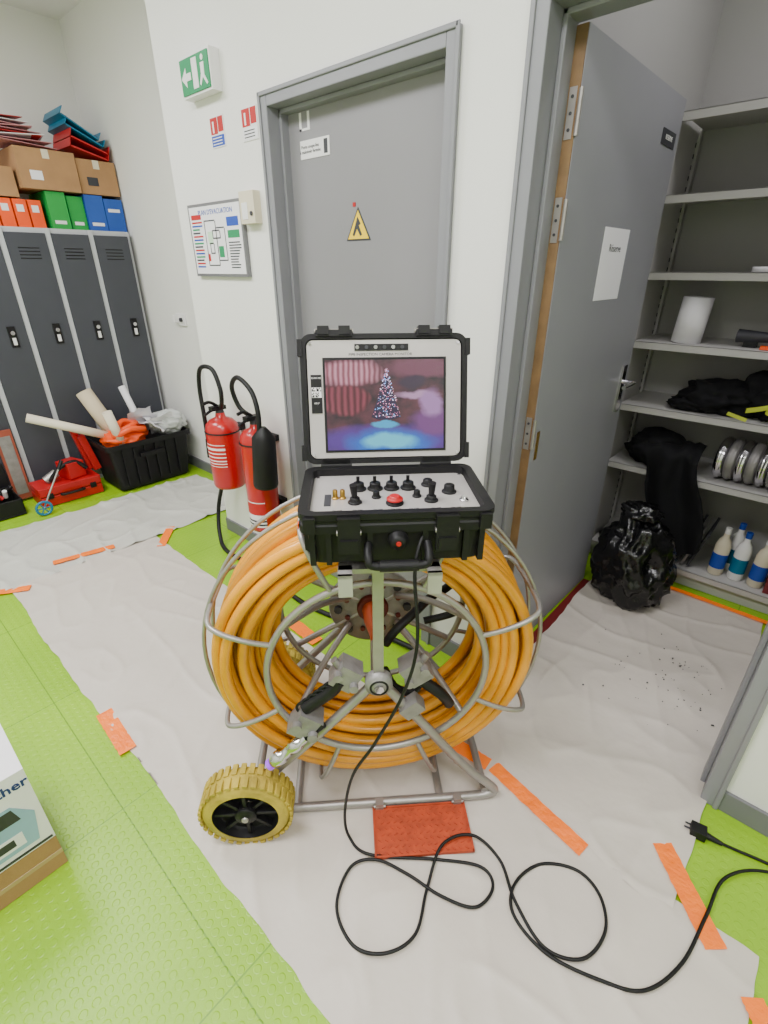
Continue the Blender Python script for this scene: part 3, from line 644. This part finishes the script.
b.tube([(-3.68,-.72,.055),(-3.70,-.66,.14),(-3.74,-.56,.27)],.006,STEEL); b.cyl((-3.74,-.56,.27),(-3.76,-.52,.32),.012,BLACK)
b.done()
b=B('cardboard_shipping_box',bevel=.003); b.box((-1.47,-1.83,.001),(-1.20,-1.405,.12),CARD); b.box((-1.2002,-1.83,.05),(-1.1992,-1.405,.065),mat('parcel_tape',(180,150,110),.3)); b.done()
b=B('printer_carton',bevel=.003)
LB=mat('printer_picture',(140,175,200),.5,var=.1)
ZT=.395
b.box((-1.46,-1.83,.122),(-1.20,-1.405,ZT),PAPER)
b.text('brother',.040,TW(-1.1993,-1.470,.357,90),mat('brand_blue',(16,40,110),.5),off=.0008)
x=-1.1995
def face(y0,z0,y1,z1,m,d=.001): b.box((x-.001,y0,z0),(x+d,y1,z1),m)
face(-1.62,.127,-1.41,.135,GREYT)
b.poly([(x,-1.60,.15),(x,-1.435,.15),(x,-1.42,.25),(x,-1.46,.305),(x,-1.60,.305)],(.0008,0,0),LB); b.poly([(x,-1.59,.25),(x,-1.45,.25),(x,-1.46,.295),(x,-1.59,.295)],(.0013,0,0),GREYT); b.poly([(x,-1.59,.165),(x,-1.46,.165),(x,-1.46,.21),(x,-1.59,.21)],(.0013,0,0),PAPER); b.poly([(x,-1.56,.175),(x,-1.48,.175),(x,-1.48,.20),(x,-1.56,.20)],(.0018,0,0),GREYT)
for i in range(7): b.box((-1.44+.025*i,-1.56,ZT),(-1.43+.025*i,-1.46,ZT+.0005),LB)
b.box((-1.40,-1.80,ZT),(-1.26,-1.60,ZT+.0005),LB)
b.done()

# ---------------------------------------------------------------- storage shelving
b=B('steel_shelving_unit',bevel=.0015)
YS=1.22;YB=1.62
lev=[.10,.585,.891,1.19,1.485,1.778,2.06]
for z in lev:
    b.box((-.755,YS,z-.032),(.98,YS+.004,z),SHELF); b.box((-.755,YS,z-.004),(.98,YB,z),SHELF); b.box((-.755,YS+.004,z-.032),(.98,YS+.016,z-.028),SHELF)
b.box((-.775,YS,0),(-.757,YS+.04,2.07),SHELF); b.box((-.775,YB-.04,0),(-.757,YB,2.07),SHELF); b.box((-.772,YS+.04,0),(-.768,YB-.04,2.07),SHELF)
for k in range(46): b.box((-.768,YS+.06,.1+.042*k),(-.766,YS+.072,.118+.042*k),GREYT); b.box((-.768,YS+.34,.1+.042*k),(-.766,YS+.352,.118+.042*k),GREYT)
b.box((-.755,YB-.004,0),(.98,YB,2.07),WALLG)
b.box((.96,YS,0),(.98,YB,2.07),SHELF)
b.box((-.755,YS+.03,0),(.98,YS+.04,.07),SHELF)
b.done()
roll('paper_towel_roll',(-.555,1.32,1.192),(-.545,1.32,1.385),.062,PAPER)
DARK=mat('dark_fabric',(14,14,17),.85,var=.2,bump=.4,bscale=20,spec=.3)
HV=mat('hi_vis',(190,200,60),.5); 
b=B('folded_work_jacket')
b.blob((-.36,1.36,.955),(.16,.12,.085),DARK,.35,1.7,3,4,True,.893); b.blob((-.16,1.37,.98),(.15,.12,.11),DARK,.35,1.8,7,4,True,.893); b.blob((-.46,1.32,.92),(.10,.08,.035),DARK,.3,2,9,4,True,.893)
b.box((-.30,1.235,.90),(-.22,1.24,.915),HV,rot=(0,15,5))
for (xa,za,an) in ((-.19,.955,20),(-.12,.93,-20),(-.06,.97,35)):
    b.grid(lambda u,v:V((xa+.09*(u-.5),1.243-.012*math.sin(u*3.1),za+.022*(v-.5)+math.tan(math.radians(an))*.09*(u-.5))),8,2,HV)
b.done()
b=B('hanging_jacket')
b.blob((-.55,1.33,.67),(.15,.12,.09),DARK,.3,1.8,21,4,True,.588)
def jf(u,v):
    x=-.62+.27*u+.16*v**1.2+.02*math.sin(v*6+u*3); 
    w=.035*math.sin(u*10+v*2)+.03*noise.noise(V((u*4,v*4,2)))
    if v<.2: t=v/.2; y=1.33-.15*t; z=.735-.05*t*t+.03*noise.noise(V((u*5,v*9,1)))
    else: t=(v-.2)/.8; y=1.18-.01*t+w*.6; z=.685-.50*t*(1-.25*abs(u-.45))
    x+= -(u-.5)*.10*max(0,v-.5)*2
    return V((x,y,z))
b.grid(jf,30,40,DARK); b.grid(lambda u,v:jf(u,v)+V((0,.02,-.01)),30,40,DARK); b.done()
b=B('aluminium_hose_couplings')
for i in range(8): 
    b.lathe([(.055,0),(.092,.002),(.100,.010),(.101,.022),(.092,.030),(.095,.034),(.055,.038)],(-.285+.042*i,1.335,.690),(1,-.12,.0),CAST if i%2 else CHROME,36)
b.done()
b=B('spray_bottles')
for i,(x_,y_) in enumerate([(-.15,1.30),(-.065,1.31),(.02,1.30),(-.105,1.40)]):
    b.lathe([(.03,0),(.034,.01),(.034,.16),(.026,.19),(.013,.21),(.013,.23)],(x_,y_,.102),(0,0,1),[BEIGE,WHT][i%2],20); b.lathe([(.0345,.04),(.0345,.12)],(x_,y_,.102),(0,0,1),[BLUE,TEAL][i%2],20,cap=False); b.lathe([(.014,0),(.014,.03)],(x_,y_,.33),(0,0,1),[WHT,BLUE][i%2],14)
b.done()
b=B('grey_document_folders')
for i in range(5): b.box((-.36+.028*i,1.25,.115),(-.348+.028*i,1.5,.32),[GREYT,CAST][i%2],rot=(0,14,0))
b.done()
b=B('power_drill'); 
b.cyl((-.36,1.33,1.235),(-.24,1.32,1.235),.028,GREYT,r1=.02); b.box((-.33,1.31,1.192),(-.28,1.35,1.225),BLACK); b.cyl((-.24,1.32,1.235),(-.20,1.32,1.235),.012,BLUE); b.blob((-.10,1.36,1.25),(.09,.08,.06),mat('navy_fabric',(24,30,50),.8),.3,2,5,3,True,1.192); b.box((-.26,1.26,1.192),(-.22,1.29,1.205),ORG); b.done()
b=B('tape_reel'); b.lathe([(.03,0),(.05,0),(.05,.02),(.03,.02)],(-.33,1.33,1.486),(0,0,1),PAPER,28); b.box((-.12,1.3,1.486),(.02,1.36,1.50),WHT); b.done()
b=B('cardboard_tray'); b.box((.06,1.25,.103),(.3,1.45,.16),mat('dull_red',(120,40,44),.6)); b.done()
BAG=mat('bin_bag_film',(9,9,11),.25,var=.2,bump=.7,bscale=7,bdist=.04)
b=B('black_rubbish_bag')
b.blob((-.455,.92,.225),(.185,.16,.25),BAG,.22,2.0,2,5,True,.012,taper=.15); b.blob((-.47,.93,.46),(.085,.07,.06),BAG,.35,2.2,6,4,True,taper=-.3); b.done()

# ---------------------------------------------------------------- lights
def panel(name,x,y,z,sx,sy,p,col=(.975,.955,1)):
    e=empty(name,Matrix.Translation((x,y,z)))
    b=B('housing',M=Matrix.Translation((x,y,z)),parent=e); b.box((-sx/2-.02,-sy/2-.02,-.03),(sx/2+.02,sy/2+.02,0),WHT); b.box((-sx/2,-sy/2,-.032),(sx/2,sy/2,-.03),mat('diffuser',(255,252,245),.5,emis=3)); b.done()
    l=bpy.data.lights.new('lamp','AREA'); l.shape='RECTANGLE'; l.size=sx; l.size_y=sy; l.energy=p; l.color=col
    o=bpy.data.objects.new('lamp',l); SC.collection.objects.link(o); o.location=(x,y,z-.04); o.parent=e; o.matrix_parent_inverse=e.matrix_world.inverted()
panel('ceiling_light_panel',-1.0,-1.7,2.995,1.2,.6,72)
panel('ceiling_light_panel.001',-3.0,-1.5,2.995,1.2,.6,62)
panel('ceiling_light_panel.002',1.0,-1.8,2.995,1.2,.6,42)
panel('ceiling_light_panel.003',.1,.65,2.995,.6,.6,12)
w=bpy.data.worlds.new('world'); SC.world=w; w.use_nodes=True; w.node_tree.nodes['Background'].inputs[0].default_value=(.8,.85,.9,1); w.node_tree.nodes['Background'].inputs[1].default_value=.3

cam=bpy.data.cameras.new('camera'); cam.lens=17.26; cam.sensor_width=36; cam.sensor_fit='AUTO'; cam.clip_start=.02
co=bpy.data.objects.new('camera',cam); SC.collection.objects.link(co); co.location=(0,-1.41,1.5); co.rotation_euler=(math.radians(63.6),0,math.radians(41.8)); SC.camera=co
